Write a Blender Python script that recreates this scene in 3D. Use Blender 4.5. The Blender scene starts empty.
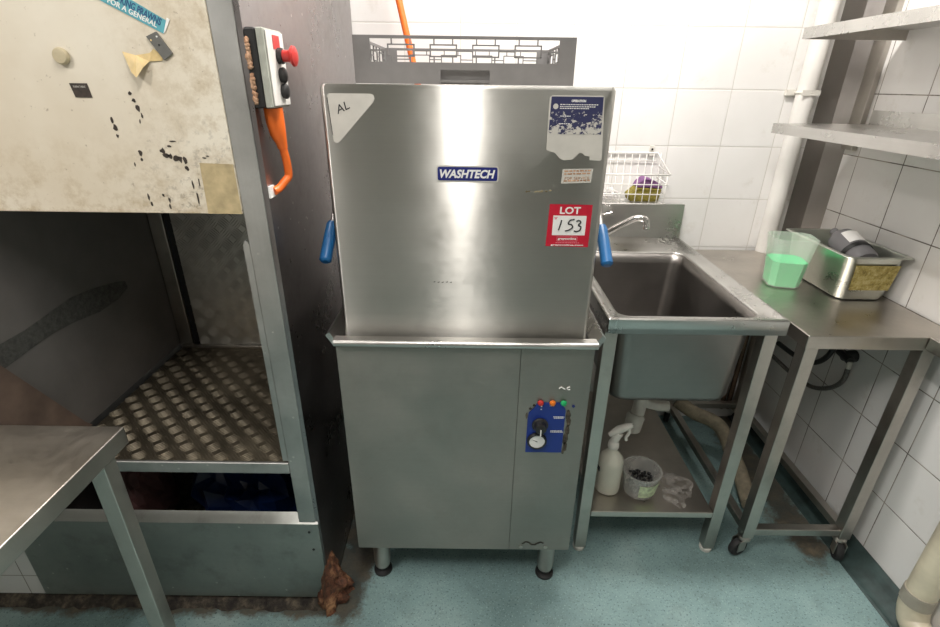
import bpy, bmesh, math, random
from mathutils import Vector, Matrix
random.seed(7)
C = bpy.context.scene.collection
PI = math.pi

# ------------------------------------------------------------------ materials
def srgb(r, g, b):
    f = lambda c: (c/255/12.92) if c/255 <= .04045 else ((c/255+.055)/1.055)**2.4
    return (f(r), f(g), f(b), 1)

class NT:
    def __init__(s, name):
        s.m = bpy.data.materials.new(name); s.m.use_nodes = True
        s.t = s.m.node_tree; s.t.nodes.clear()
        s.out = s.n('ShaderNodeOutputMaterial'); s.b = s.n('ShaderNodeBsdfPrincipled')
        s.l(s.b.outputs[0], s.out.inputs[0]); s.co = None
    def n(s, k, **kw):
        x = s.t.nodes.new(k)
        for a, v in kw.items(): setattr(x, a, v)
        return x
    def l(s, a, b): s.t.links.new(a, b)
    def set(s, **kw):
        for k, v in kw.items():
            i = s.b.inputs[k.replace('_', ' ')]
            if hasattr(v, 'is_linked') or isinstance(v, bpy.types.NodeSocket): s.l(v, i)
            else: i.default_value = v
    def coord(s):
        if not s.co: s.co = s.n('ShaderNodeTexCoord').outputs['Object']
        return s.co
    def math(s, op, a, b=None, c=None):
        x = s.n('ShaderNodeMath', operation=op)
        for i, v in enumerate((a, b, c)):
            if v is None: continue
            if isinstance(v, bpy.types.NodeSocket): s.l(v, x.inputs[i])
            else: x.inputs[i].default_value = v
        return x.outputs[0]
    def noise(s, scale, detail=3, stretch=(1, 1, 1), off=(0, 0, 0), rough=.55, color=False):
        mp = s.n('ShaderNodeMapping'); s.l(s.coord(), mp.inputs[0])
        mp.inputs['Scale'].default_value = stretch; mp.inputs['Location'].default_value = off
        x = s.n('ShaderNodeTexNoise'); s.l(mp.outputs[0], x.inputs['Vector'])
        x.inputs['Scale'].default_value = scale; x.inputs['Detail'].default_value = detail
        x.inputs['Roughness'].default_value = rough
        return x.outputs['Color' if color else 'Fac']
    def ramp(s, f, stops, interp='LINEAR'):
        x = s.n('ShaderNodeValToRGB'); s.l(f, x.inputs[0]); e = x.color_ramp.elements
        x.color_ramp.interpolation = interp
        while len(e) < len(stops): e.new(.5)
        for k, (p, c) in enumerate(stops):
            e[k].position = p; e[k].color = c if len(c) == 4 else (*c, 1)
        return x.outputs[0]
    def mix(s, f, a, b, mode='MIX'):
        x = s.n('ShaderNodeMix', data_type='RGBA', blend_type=mode)
        for i, v in ((0, f), (6, a), (7, b)):
            if isinstance(v, bpy.types.NodeSocket): s.l(v, x.inputs[i])
            else: x.inputs[i].default_value = v
        return x.outputs[2]
    def mr(s, v, a, b, c, d):
        x = s.n('ShaderNodeMapRange'); s.l(v, x.inputs[0])
        for i, q in enumerate((a, b, c, d)): x.inputs[i+1].default_value = q
        return x.outputs[0]
    def bump(s, h, strength=.3, dist=.002):
        x = s.n('ShaderNodeBump'); s.l(h, x.inputs['Height'])
        x.inputs['Strength'].default_value = strength; x.inputs['Distance'].default_value = dist
        s.l(x.outputs[0], s.b.inputs['Normal'])
    def sep(s):
        x = s.n('ShaderNodeSeparateXYZ'); s.l(s.coord(), x.inputs[0]); return x.outputs

def plain(name, col, rough=.5, metal=0, var=.12, vs=25, bump=0, **kw):
    m = NT(name); n = m.noise(vs, 4)
    dk = tuple(c*(1-var) for c in col[:3])+(1,); lt = tuple(min(1, c*(1+var)) for c in col[:3])+(1,)
    m.set(Base_Color=m.ramp(n, [(.3, dk), (.7, lt)]), Roughness=rough, Metallic=metal, **kw)
    if bump: m.bump(n, bump, .003)
    return m.m

def steel(name, base=(.60, .59, .565), rough=.3, brush='x', k=.0, smudge=.12, dirt=0, spots=False):
    """brushed stainless steel; brush = direction of the brushing lines"""
    m = NT(name)
    st = {'x': (.012, 1, 1), 'y': (1, .012, 1), 'z': (1, 1, .012)}[brush]
    line = m.noise(320, 1, st); cloud = m.noise(5, 5, off=(3, 1, 2)); fine = m.noise(60, 4, off=(1, 5, 2))
    a = tuple(c*(1-smudge) for c in base)+(1,); b = tuple(min(1, c*(1+smudge*.6)) for c in base)+(1,)
    col = m.ramp(cloud, [(.3, a), (.7, b)])
    col = m.mix(m.mr(line, .35, .65, 0, .07), col, tuple(c*.72 for c in base)+(1,))
    if dirt:
        d = m.mr(m.noise(9, 6, off=(7, 2, 9), rough=.7), .52, .72, 0, dirt)
        col = m.mix(d, col, (.10, .085, .06, 1))
    if spots:
        v = m.n('ShaderNodeTexVoronoi'); m.l(m.coord(), v.inputs['Vector']); v.inputs['Scale'].default_value = 28
        sp = m.math('LESS_THAN', v.outputs['Distance'], .09)
        sp = m.math('MULTIPLY', sp, m.mr(m.noise(7, 2), .5, .56, 0, .7))
        col = m.mix(sp, col, (.75, .73, .68, 1))
    m.set(Base_Color=col, Metallic=1.0)
    r = m.math('ADD', m.mr(cloud, .3, .7, rough-.05, rough+.08), m.mr(fine, .3, .7, -.03, .04))
    m.set(Roughness=r)
    # groove-scattered normal: spreads highlights across the brushing lines
    if k:
        tv = m.n('ShaderNodeCombineXYZ'); tv.inputs['Z'].default_value = 1
        m.l(tv.outputs[0], m.b.inputs['Tangent']); m.set(Anisotropic=k)
    return m.m

def tiles(name, ax_u, t, u0, v0, grout=(.60, .58, .54, 1), mould=0):
    """square glazed wall tiles; ax_u 0 = X, 1 = Y; v is Z"""
    m = NT(name); s = m.sep()
    def edge(c, o):
        f = m.math('FRACT', m.math('ADD', m.math('DIVIDE', m.math('SUBTRACT', c, o), t), 100.0))
        return m.math('MINIMUM', f, m.math('SUBTRACT', 1.0, f))
    d = m.math('MINIMUM', edge(s[ax_u], u0), edge(s[2], v0))
    g = m.mr(d, .005, .011, 1, 0)
    cloud = m.noise(3, 4); grime = m.noise(8, 6, off=(4, 4, 4), rough=.7)
    col = m.ramp(cloud, [(.3, (.76, .745, .72, 1)), (.7, (.83, .82, .80, 1))])
    col = m.mix(m.mr(grime, .58, .8, 0, .45), col, (.50, .45, .36, 1))
    gc = m.mix(m.mr(grime, .45, .55, 0, mould), grout, (.05, .035, .025, 1)) if mould else grout
    col = m.mix(g, col, gc)
    m.set(Base_Color=col, Roughness=m.mr(g, 0, 1, .22, .8))
    m.bump(m.mr(d, .004, .02, 0, 1), .35, .002)
    return m.m

def floor_mat():
    m = NT('teal_speckled_vinyl')
    c = m.noise(2.2, 6, off=(2, 0, 0)); f = m.noise(14, 6, rough=.7); sp = m.noise(150, 2); sp2 = m.noise(190, 1, off=(5, 5, 5))
    col = m.ramp(c, [(.3, (.15, .235, .235, 1)), (.55, (.24, .36, .355, 1)), (.75, (.38, .50, .485, 1))])
    col = m.mix(m.mr(f, .5, .75, 0, .45), col, (.12, .17, .15, 1))
    col = m.mix(m.mr(sp, .60, .66, 0, .7), col, (.05, .10, .11, 1))
    col = m.mix(m.mr(sp2, .64, .70, 0, .5), col, (.45, .62, .58, 1))
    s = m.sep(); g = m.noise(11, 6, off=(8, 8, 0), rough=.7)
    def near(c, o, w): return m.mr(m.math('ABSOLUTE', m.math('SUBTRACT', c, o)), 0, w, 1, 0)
    st = m.math('MULTIPLY', near(s[0], -.375, .13), m.mr(s[1], -.34, -.20, 0, 1))  # brown grime, plus painted shade in the gap between housing and dishwasher
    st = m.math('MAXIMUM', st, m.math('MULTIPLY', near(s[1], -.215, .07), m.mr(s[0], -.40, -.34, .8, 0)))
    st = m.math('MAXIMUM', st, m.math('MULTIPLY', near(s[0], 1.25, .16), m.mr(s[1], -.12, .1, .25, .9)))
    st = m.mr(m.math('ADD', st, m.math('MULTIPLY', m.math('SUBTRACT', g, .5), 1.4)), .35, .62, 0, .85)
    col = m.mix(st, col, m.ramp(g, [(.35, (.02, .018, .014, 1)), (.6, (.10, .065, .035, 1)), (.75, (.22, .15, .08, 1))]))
    m.set(Base_Color=col, Roughness=m.mr(f, .3, .7, .32, .55)); m.bump(sp, .15, .001)
    return m.m

def cream_mat():
    m = NT('cream_painted_steel_dirty')
    c = m.noise(4, 5); f = m.noise(22, 6, off=(3, 3, 3), rough=.75); q = m.noise(55, 4, off=(9, 1, 1), rough=.7); s = m.sep()
    col = m.ramp(c, [(.3, (.62, .55, .43, 1)), (.7, (.74, .69, .58, 1))])
    low = m.mr(s[2], 1.24, 1.42, 1, 0); right = m.mr(s[0], -.72, -.5, 0, 1)
    k = m.math('MULTIPLY', m.mr(f, .45, .7, 0, .8), m.math('MAXIMUM', low, m.math('MULTIPLY', right, .8)))
    col = m.mix(k, col, (.36, .26, .13, 1))
    dk = m.math('MULTIPLY', m.mr(q, .53, .62, 0, .85), m.math('MULTIPLY', m.mr(s[2], 1.24, 1.46, 1, 0), right))
    col = m.mix(dk, col, (.09, .07, .05, 1))
    col = m.mix(m.mr(q, .64, .69, 0, .5), col, (.2, .14, .08, 1))
    m.set(Base_Color=col, Roughness=.5); m.bump(f, .12, .002)
    return m.m

def grime_mat(name, a, b, c, scale=40):
    m = NT(name); n = m.noise(scale, 6, rough=.7)
    m.set(Base_Color=m.ramp(n, [(.35, a), (.5, b), (.68, c)]), Roughness=.75); m.bump(n, .8, .01)
    return m.m

def plastic(name, col, rough=.35, alpha_trans=0, **kw):
    m = NT(name); n = m.noise(30, 3)
    m.set(Base_Color=m.mix(m.mr(n, .3, .7, 0, .15), col, tuple(c*.7 for c in col[:3])+(1,)), Roughness=rough)
    if alpha_trans:
        m.set(Transmission_Weight=alpha_trans, IOR=1.2)
    if kw: m.set(**kw)
    return m.m

M = {}
M['steel'] = steel('brushed_steel', rough=.30, brush='x', smudge=.15)
M['steel_y'] = steel('brushed_steel_lengthwise', rough=.28, brush='y', smudge=.14)
M['steel_dull'] = steel('dull_steel', base=(.47, .465, .44), rough=.42, brush='z', smudge=.2, dirt=.35, spots=True)
M['hood'] = steel('hood_steel', base=(.51, .50, .465), rough=.35, brush='x', k=1.0, smudge=.08)
M['cabinet'] = steel('cabinet_steel', base=(.33, .32, .29), rough=.42, brush='x', k=.7, smudge=.10, dirt=.08)
M['bench'] = steel('worn_bench_steel', base=(.58, .54, .49), rough=.33, brush='x', smudge=.2, dirt=.12)
M['leg'] = steel('leg_steel', base=(.54, .51, .465), rough=.36, brush='z', smudge=.2, dirt=.2)
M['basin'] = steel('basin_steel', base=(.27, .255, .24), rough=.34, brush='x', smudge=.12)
M['side'] = steel('side_panel_steel', base=(.33, .31, .31), rough=.30, brush='z', smudge=.15, dirt=.3, spots=True)
M['post'] = steel('galvanised_post', base=(.50, .50, .48), rough=.5, brush='z', smudge=.25, dirt=.15, spots=True)
M['kick'] = steel('kick_panel_steel', base=(.40, .41, .385), rough=.45, brush='x', smudge=.2, dirt=.3, spots=True)
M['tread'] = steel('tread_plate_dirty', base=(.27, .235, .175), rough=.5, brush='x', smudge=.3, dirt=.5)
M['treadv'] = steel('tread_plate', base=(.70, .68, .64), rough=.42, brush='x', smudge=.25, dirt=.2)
M['column'] = steel('column_steel', base=(.33, .31, .29), rough=.36, brush='z', smudge=.12)
M['chrome'] = plain('chrome', (.75, .74, .72, 1), .12, 1, .04)
M['inner'] = plain('grey_inner_panel', (.17, .16, .15, 1), .5, .1, .15, 6)
M['smear'] = grime_mat('dark_smear', (.06, .06, .055, 1), (.09, .09, .08, 1), (.13, .13, .12, 1), 60)
M['brown'] = plain('brown_plate', (.16, .11, .085, 1), .6, 0, .3, 12)
M['cream'] = cream_mat()
M['tile_back'] = tiles('white_tiles', 0, .205, .573, 1.083)
M['tile_right'] = tiles('white_tiles_side', 1, .205, .202, 1.076, grout=(.36, .32, .27, 1), mould=.8)
M['tile_kick'] = tiles('white_tiles_low', 0, .15, -1.36, .11, grout=(.25, .22, .18, 1))
M['wall'] = plain('painted_wall', (.62, .60, .56, 1), .6)
M['wall_dim'] = plain('far_wall', (.30, .29, .27, 1), .6)
M['ceil'] = plain('ceiling_paint', (.70, .69, .66, 1), .7)
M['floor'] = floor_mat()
M['cove'] = plain('dark_teal_cove', (.03, .055, .052, 1), .5, 0, .4, 18)
M['kerb'] = grime_mat('grimy_kerb', (.015, .012, .01, 1), (.05, .04, .03, 1), (.16, .13, .09, 1), 30)
M['rust'] = grime_mat('rust_and_foam', (.035, .02, .014, 1), (.16, .06, .03, 1), (.55, .30, .15, 1), 24)
M['foam'] = grime_mat('tan_foam', (.30, .15, .08, 1), (.52, .30, .18, 1), (.68, .45, .30, 1), 60)
M['black'] = plastic('black_plastic', (.018, .018, .018, 1), .4)
M['rubber'] = plain('black_rubber', (.02, .02, .02, 1), .7)
M['greyplas'] = plain('grey_cover_plastic', (.36, .37, .32, 1), .5, 0, .2, 30)
M['whitechip'] = plain('chipped_white_plastic', (.72, .70, .66, 1), .5, 0, .1, 30)
M['red'] = plastic('red_plastic', (.55, .035, .03, 1), .35)
M['orange'] = plastic('orange_plastic', (.90, .17, .02, 1), .4)
M['blue'] = plastic('blue_grip', (.01, .11, .29, 1), .35)
M['navy'] = plastic('navy_sticker', (.012, .02, .16, 1), .35)
M['panelblue'] = plastic('control_blue', (.008, .03, .22, 1), .35)
M['white'] = plain('white_print', (.80, .79, .76, 1), .5, 0, .03)
M['whiteplas'] = plain('white_plastic', (.66, .64, .58, 1), .4, 0, .1)
M['redsticker'] = plain('red_sticker', (.50, .008, .03, 1), .4, 0, .05)
M['paper'] = plain('grey_sticker_backing', (.53, .51, .46, 1), .55, 0, .06)
M['ink'] = plain('black_ink', (.012, .012, .014, 1), .5)
M['pink'] = plain('pink_print', (.72, .25, .30, 1), .5)
M['green'] = plastic('green_lamp', (.02, .42, .14, 1), .3)
M['orangelamp'] = plastic('orange_lamp', (.80, .20, .02, 1), .3)
M['plate'] = plain('dark_plate', (.045, .035, .028, 1), .5, 0, .3, 120)
M['greytag'] = plain('grey_tag', (.13, .13, .12, 1), .5)
M['teal'] = plain('teal_banner', (.10, .36, .42, 1), .45, 0, .08)
M['tealink'] = plain('dark_blue_ink', (.02, .08, .20, 1), .5)
M['yellow'] = plain('yellowed_tape', (.66, .50, .24, 1), .5, 0, .2, 40)
M['tape'] = plain('clear_brown_tape', (.46, .37, .21, 1), .45, 0, .25, 30)
M['cream_knob'] = plain('beige_knob', (.52, .45, .30, 1), .5, 0, .15)
M['rack'] = plain('grey_rack_plastic', (.165, .16, .156, 1), .5, 0, .08)
M['wirewhite'] = plain('white_coated_wire', (.80, .78, .74, 1), .4, 0, .05)
M['pipewhite'] = plain('white_pipe', (.74, .72, .68, 1), .35, 0, .06, 6)
M['pipecream'] = plain('cream_pipe_stained', (.62, .56, .42, 1), .4, 0, .2, 9)
M['pipegrey'] = plain('grey_collar', (.36, .33, .27, 1), .5)
M['lag'] = plain('beige_wrapped_hose', (.25, .215, .15, 1), .8, 0, .3, 30, bump=.6)
M['copper'] = plain('dull_copper', (.20, .13, .09, 1), .45, .7, .3, 20)
M['purple'] = plain('purple_sponge', (.20, .09, .22, 1), .9, 0, .25, 120, bump=.5)
M['yellowsp'] = plain('olive_sponge', (.24, .20, .035, 1), .9, 0, .3, 120, bump=.5)
M['film'] = plastic('crumpled_film', (.80, .78, .76, 1), .3, 0, Alpha=.5)
M['bluebag'] = plastic('blue_bag', (.004, .014, .06, 1), .3)
M['pinkbag'] = plain('dull_pink_bag', (.16, .075, .07, 1), .6)
M['pellet'] = plain('black_pellets', (.015, .015, .015, 1), .35)
M['tub'] = plastic('cloudy_tub', (.62, .62, .58, 1), .25, 0, Alpha=.38)
M['tublabel'] = plain('green_white_label', (.48, .56, .36, 1), .5, 0, .4, 60)
M['spray'] = plastic('milky_bottle', (.74, .73, .62, 1), .35, .25)
M['jug'] = plastic('milky_jug', (.80, .88, .78, 1), .3, 0, Alpha=.24)
M['liquid'] = plastic('green_liquid', (.005, .75, .25, 1), .2)
M['bottlegrey'] = plastic('grey_bottle', (.20, .195, .20, 1), .3, .1)
M['panlabel'] = grime_mat('stained_label', (.20, .15, .03, 1), (.42, .34, .10, 1), (.60, .52, .26, 1), 70)
M['pansteel'] = steel('pan_steel', base=(.60, .62, .56), rough=.32, brush='z', smudge=.2)
def lime():
    m = NT('white_residue'); n = m.noise(38, 6, rough=.7); d = m.n('ShaderNodeTexWave', wave_type='RINGS')
    m.l(m.coord(), d.inputs['Vector']); d.inputs['Scale'].default_value = 9; d.inputs['Distortion'].default_value = 6
    m.set(Base_Color=(.55, .52, .48, 1), Roughness=.8, Alpha=m.math('MULTIPLY', m.mr(n, .4, .62, 0, .6), m.mr(d.outputs['Fac'], 0, 1, .35, 1))); return m.m
M['limescale'] = lime()
M['flex'] = plain('braided_hose', (.15, .14, .13, 1), .4, .6, .4, 200)
M['peel'] = None
def peel():
    m = NT('peeling_blue_print'); n = m.noise(95, 5, (1, 1, 1.3), rough=.7); s = m.sep()
    keep = m.math('ADD', n, m.mr(s[2], 1.390, 1.485, -.14, .20))
    col = m.ramp(keep, [(.44, (.53, .51, .46, 1)), (.47, (.025, .028, .085, 1))])
    m.set(Base_Color=col, Roughness=.5); return m.m
M['peel'] = peel()
def emis(name, col, st):
    m = NT(name); m.set(Base_Color=(.9, .9, .9, 1), Emission_Color=col, Emission_Strength=st); return m.m

# ------------------------------------------------------------------ geometry helpers
ROOT = {}
class MB:
    """collects shapes into one mesh"""
    def __init__(s): s.v = []; s.f = []
    def add(s, vs, fs):
        o = len(s.v); s.v += [tuple(v) for v in vs]; s.f += [tuple(i+o for i in f) for f in fs]; return s
    def box(s, x0, x1, y0, y1, z0, z1, mat=None):
        vs = [(x, y, z) for z in (z0, z1) for y in (y0, y1) for x in (x0, x1)]
        if mat: vs = [mat @ Vector(v) for v in vs]
        return s.add(vs, [(0, 2, 3, 1), (4, 5, 7, 6), (0, 1, 5, 4), (2, 6, 7, 3), (0, 4, 6, 2), (1, 3, 7, 5)])
    def prism(s, pts, axis, a, b):
        """polygon pts extruded along axis from a to b; pts are the two other axes in order"""
        def P(p, q):
            return {'x': (q, p[0], p[1]), 'y': (p[0], q, p[1]), 'z': (p[0], p[1], q)}[axis]
        n = len(pts)
        return s.add([P(p, a) for p in pts]+[P(p, b) for p in pts],
                     [tuple(range(n))[::-1], tuple(range(n, 2*n))]+[(i, (i+1) % n, n+(i+1) % n, n+i) for i in range(n)])
    def tube(s, pts, r, n=12, cap=True):
        pts = [Vector(p) for p in pts]; rr = r if isinstance(r, (list, tuple)) else [r]*len(pts)
        rings = []; up = None
        for i, p in enumerate(pts):
            d = (pts[min(i+1, len(pts)-1)]-pts[max(i-1, 0)]).normalized()
            if up is None: up = Vector((0, 0, 1)) if abs(d.z) < .9 else Vector((1, 0, 0))
            a = d.cross(up).normalized(); up = a.cross(d).normalized()
            rings.append([p+(a*math.cos(2*PI*k/n)+up*math.sin(2*PI*k/n))*rr[i] for k in range(n)])
        vs = [v for q in rings for v in q]; fs = []
        for i in range(len(rings)-1):
            for k in range(n):
                fs.append((i*n+k, i*n+(k+1) % n, (i+1)*n+(k+1) % n, (i+1)*n+k))
        if cap: fs += [tuple(range(n))[::-1], tuple(range((len(rings)-1)*n, len(rings)*n))]
        return s.add(vs, fs)
    def lathe(s, prof, c=(0, 0, 0), n=32, mat=None, cap=True):
        """prof = (radius, height) pairs about Z at c"""
        vs = []
        for r, h in prof:
            for k in range(n):
                v = Vector((r*math.cos(2*PI*k/n), r*math.sin(2*PI*k/n), h))
                vs.append((mat @ v if mat else v)+Vector(c))
        fs = []
        for i in range(len(prof)-1):
            for k in range(n): fs.append((i*n+k, i*n+(k+1) % n, (i+1)*n+(k+1) % n, (i+1)*n+k))
        if cap: fs += [tuple(range(n))[::-1], tuple(range((len(prof)-1)*n, len(prof)*n))]
        return s.add(vs, fs)
    def loft(s, loops, cap0=False, cap1=False):
        n = len(loops[0]); vs = [v for l in loops for v in l]; fs = []
        for i in range(len(loops)-1):
            for k in range(n): fs.append((i*n+k, i*n+(k+1) % n, (i+1)*n+(k+1) % n, (i+1)*n+k))
        if cap0: fs.append(tuple(range(n))[::-1])
        if cap1: fs.append(tuple(range((len(loops)-1)*n, len(loops)*n)))
        return s.add(vs, fs)
    def build(s, name, mat, parent=None, bevel=0, smooth=False, solid=0, seg=2):
        me = bpy.data.meshes.new(name); me.from_pydata(s.v, [], s.f)
        bm = bmesh.new(); bm.from_mesh(me); bmesh.ops.recalc_face_normals(bm, faces=bm.faces); bm.to_mesh(me); bm.free()
        me.materials.append(mat)
        o = bpy.data.objects.new(name, me); C.objects.link(o)
        if parent is not None:
            o.parent = parent
            if parent.name in ROOT: o.matrix_parent_inverse = Matrix.Translation(-Vector(ROOT[parent.name]))
        if solid:
            q = o.modifiers.new('s', 'SOLIDIFY'); q.thickness = solid; q.offset = 0
        if bevel:
            q = o.modifiers.new('b', 'BEVEL'); q.width = bevel; q.segments = seg; q.limit_method = 'ANGLE'; q.angle_limit = math.radians(40)
        if smooth or bevel:
            for p in me.polygons: p.use_smooth = True
            if bevel:
                q = o.modifiers.new('w', 'WEIGHTED_NORMAL'); q.keep_sharp = True
            elif smooth != 'all':
                for e in me.edges: pass
                me.set_sharp_from_angle(angle=math.radians(42))
        return o
def box(name, mat, parent, x0, x1, y0, y1, z0, z1, bevel=0): return MB().box(x0, x1, y0, y1, z0, z1).build(name, mat, parent, bevel)
def rrect(x0, x1, y0, y1, r, z, n=6, skew=None):
    pts = []
    for cx, cy, a in ((x1-r, y1-r, 0), (x0+r, y1-r, 90), (x0+r, y0+r, 180), (x1-r, y0+r, 270)):
        for k in range(n+1):
            t = math.radians(a+90*k/n); pts.append((cx+r*math.cos(t), cy+r*math.sin(t), z))
    return pts
def spline(pts, n=8):
    P = [Vector(p) for p in pts]; P = [P[0]*2-P[1]]+P+[P[-1]*2-P[-2]]; out = []
    for i in range(1, len(P)-2):
        for k in range(n):
            t = k/n; a, b, c, d = P[i-1:i+3]
            out.append(.5*((2*b)+(c-a)*t+(2*a-5*b+4*c-d)*t*t+(3*b-a-3*c+d)*t**3))
    out.append(P[-2]); return out
def tag(o, label, cat, group=None, kind=None):
    if label: o['label'] = label
    if cat: o['category'] = cat
    if group: o['group'] = group
    if kind: o['kind'] = kind
    return o
def thing(name, label, cat, loc, group=None):
    o = bpy.data.objects.new(name, None); C.objects.link(o); o.location = loc; o.empty_display_size = .05
    ROOT[o.name] = tuple(loc); return tag(o, label, cat, group)
def struct(o): o['kind'] = 'structure'; return o
def text(name, s, size, mat, parent, loc, face='-y', wid=None, shear=0, off=0, rot=0, hgt=None):
    cu = bpy.data.curves.new(name, 'FONT'); cu.body = s; cu.size = size; cu.align_x = 'CENTER'; cu.align_y = 'CENTER'
    cu.extrude = .0002; cu.offset = off; cu.shear = shear; cu.resolution_u = 3
    to = bpy.data.objects.new('tmp', cu); C.objects.link(to)
    dg = bpy.context.evaluated_depsgraph_get(); me = bpy.data.meshes.new_from_object(to.evaluated_get(dg))
    bpy.data.objects.remove(to)
    xs = [v.co.x for v in me.vertices]; ys = [v.co.y for v in me.vertices]
    cx, cy = (min(xs)+max(xs))/2, (min(ys)+max(ys))/2
    sx = wid/(max(xs)-min(xs)) if wid else 1; sy = hgt/(max(ys)-min(ys)) if hgt else 1
    ca, sa = math.cos(rot), math.sin(rot)
    b = MB(); vs = []
    for v in me.vertices:
        x, y = (v.co.x-cx)*sx, (v.co.y-cy)*sy
        x, y = x*ca-y*sa, x*sa+y*ca
        vs.append((loc[0]+x, loc[1]-v.co.z, loc[2]+y))
    b.add(vs, [tuple(p.vertices) for p in me.polygons])
    bpy.data.meshes.remove(me)
    return b.build(name, mat, parent)

# ------------------------------------------------------------------ the room
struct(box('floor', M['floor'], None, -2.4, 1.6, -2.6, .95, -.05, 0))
struct(box('ceiling', M['ceil'], None, -2.4, 1.6, -2.6, .95, 2.62, 2.7))
struct(box('wall_back', M['tile_back'], None, -2.4, 1.6, .815, .95, 0, 2.62))
struct(box('wall_right', M['tile_right'], None, 1.388, 1.55, -2.6, .815, 0, 2.62))
struct(box('wall_left', M['wall_dim'], None, -2.5, -2.4, -2.6, .95, 0, 2.62))
struct(box('wall_front', M['wall_dim'], None, -2.4, 1.6, -2.7, -2.6, 0, 2.62))
p = [(1.388, 0), (1.388, .052)]+[(1.388-.075*math.sin(a*PI/16), .052*(1-math.sin(a*PI/16))**1.6+.004) for a in range(1, 9)]+[(1.306, 0)]
b = MB(); b.prism(p, 'y', -2.6, .815); struct(b.build('baseboard_right', M['cove'], None))
# low tiled plinth left of the kick panel and the grimy kerb
struct(box('trim_1', M['tile_kick'], None, -2.4, -1.312, -.2, -.1, 0.03, .42))
b = MB(); n = 90; top = []; 
for i in range(n+1):
    x = -2.4+i*(2.02/n); top.append((x, -.212-.012*random.random(), .004)); 
vs = []; fs = []
for i in range(n+1):
    x = -2.4+i*(2.0/n); j = random.random
    vs += [(x, -.220-.012*j(), 0.0), (x, -.210-.006*j(), .012+.008*j()), (x, -.17, .03+.006*j()), (x, -.17, 0)]
for i in range(n):
    for k in range(4):
        a, c = i*4+k, i*4+(k+1) % 4; fs.append((a, c, c+4, a+4))
fs += [(0, 1, 2, 3), (n*4+3, n*4+2, n*4+1, n*4)]
b.add(vs, fs); struct(b.build('trim_2', M['kerb'], None, smooth=True))
# stainless cladding closing the back right corner
struct(MB().prism([(1.3175, .815), (1.3455, .742), (1.388, .69), (1.388, .815)], 'z', 0.9, 2.62).build('trim_3', M['column'], None))

# ceiling lights; the wide one is added to brighten the upper walls
LIGHTS = ((-.05, -1.05, .05, 1.1, 18, 19, 'long fluorescent ceiling light above the middle of the room'),
          (.35, .12, .95, .16, 12, 33, 'wide added fill light on the ceiling close to the tiled back wall'),
          (-1.45, -1.45, .5, .5, 8, 24, 'square ceiling light panel over the left side of the room'))
for (x, y, w, l, st, en, lab) in LIGHTS:
    t = thing('ceiling_or_fill_light', lab, 'light', (x, y, 2.62), None)
    box('housing', M['white'], t, x-w/2-.02, x+w/2+.02, y-l/2-.02, y+l/2+.02, 2.585, 2.62, .004)
    box('diffuser', emis('lit_diffuser', (1, .94, .90, 1), st), t, x-w/2, x+w/2, y-l/2, y+l/2, 2.572, 2.584, .002)

# ------------------------------------------------------------------ large machine housing on the left
H = thing('machine_housing', 'tall steel machine housing with stained cream upper panel and open bay', 'machine', (-.9, .2, 0))
XL = -1.12
o = MB().prism([(-.430, -.198), (-.420, -.198), (-.432, .806), (-.442, .806)], 'z', .02, 2.3).build('side_panel', M['side'], H)
b = MB().box(-.479, -.4305, -.2, -.155, .03, 2.3); o = b.build('corner_post', M['post'], H, .003)
pts = [(-.494, .57), (-.480, .57), (-.480, 1.172), (-.483, 1.180), (-.487, 1.183), (-.491, 1.180), (-.494, 1.172)]
MB().prism(pts, 'y', -.196, -.186).build('post_flange', M['post'], H)
up = box('upper_panel', M['cream'], H, -2.0, -.4795, -.2, -.185, 1.242, 2.3, .002)
box('bay_light_blocker', M['kick'], H, -2.0, -.4305, -.185, .6, 2.0, 2.02)  # unseen sheet added to block overhead light and keep the bay dark
box('rear_panel', M['inner'], H, XL-.01, -.4305, .56, .57, .03, 2.0)
ip = MB().box(XL-.012, XL, -.25, .56, .57, 2.0).build('inner_side_panel', M['inner'], H)
b = MB()
U_ = [(-.25, .915), (-.199, .920), (-.126, .921), (-.039, .931), (.037, .940), (.115, .935), (.221, .917), (.262, .905)]
L_ = [(-.25, .850), (-.227, .859), (-.148, .868), (-.064, .875), (.017, .872), (.125, .858), (.211, .862), (.268, .880)]
n = len(U_); b.add([(XL+.0012, y, z) for y, z in U_+L_], [(i, i+1, n+i+1, n+i) for i in range(n-1)])
b.build('dark_smear', M['smear'], ip, solid=.001)
MB().prism([(-.29, .57), (-.29, .98), (-.223, .867), (-.068, .592), (-.05, .57)], 'x', XL+.004, XL+.012).build('brown_gusset', M['brown'], H)
# leaning rear post with black gap strip
b = MB().box(-1.118, -1.068, .455, .475, .56, 2.0); b.build('rear_post', M['leg'], H, .003)
box('shadow_strip', M['black'], H, -1.066, -1.042, .462, .48, .56, 2.0)

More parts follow.
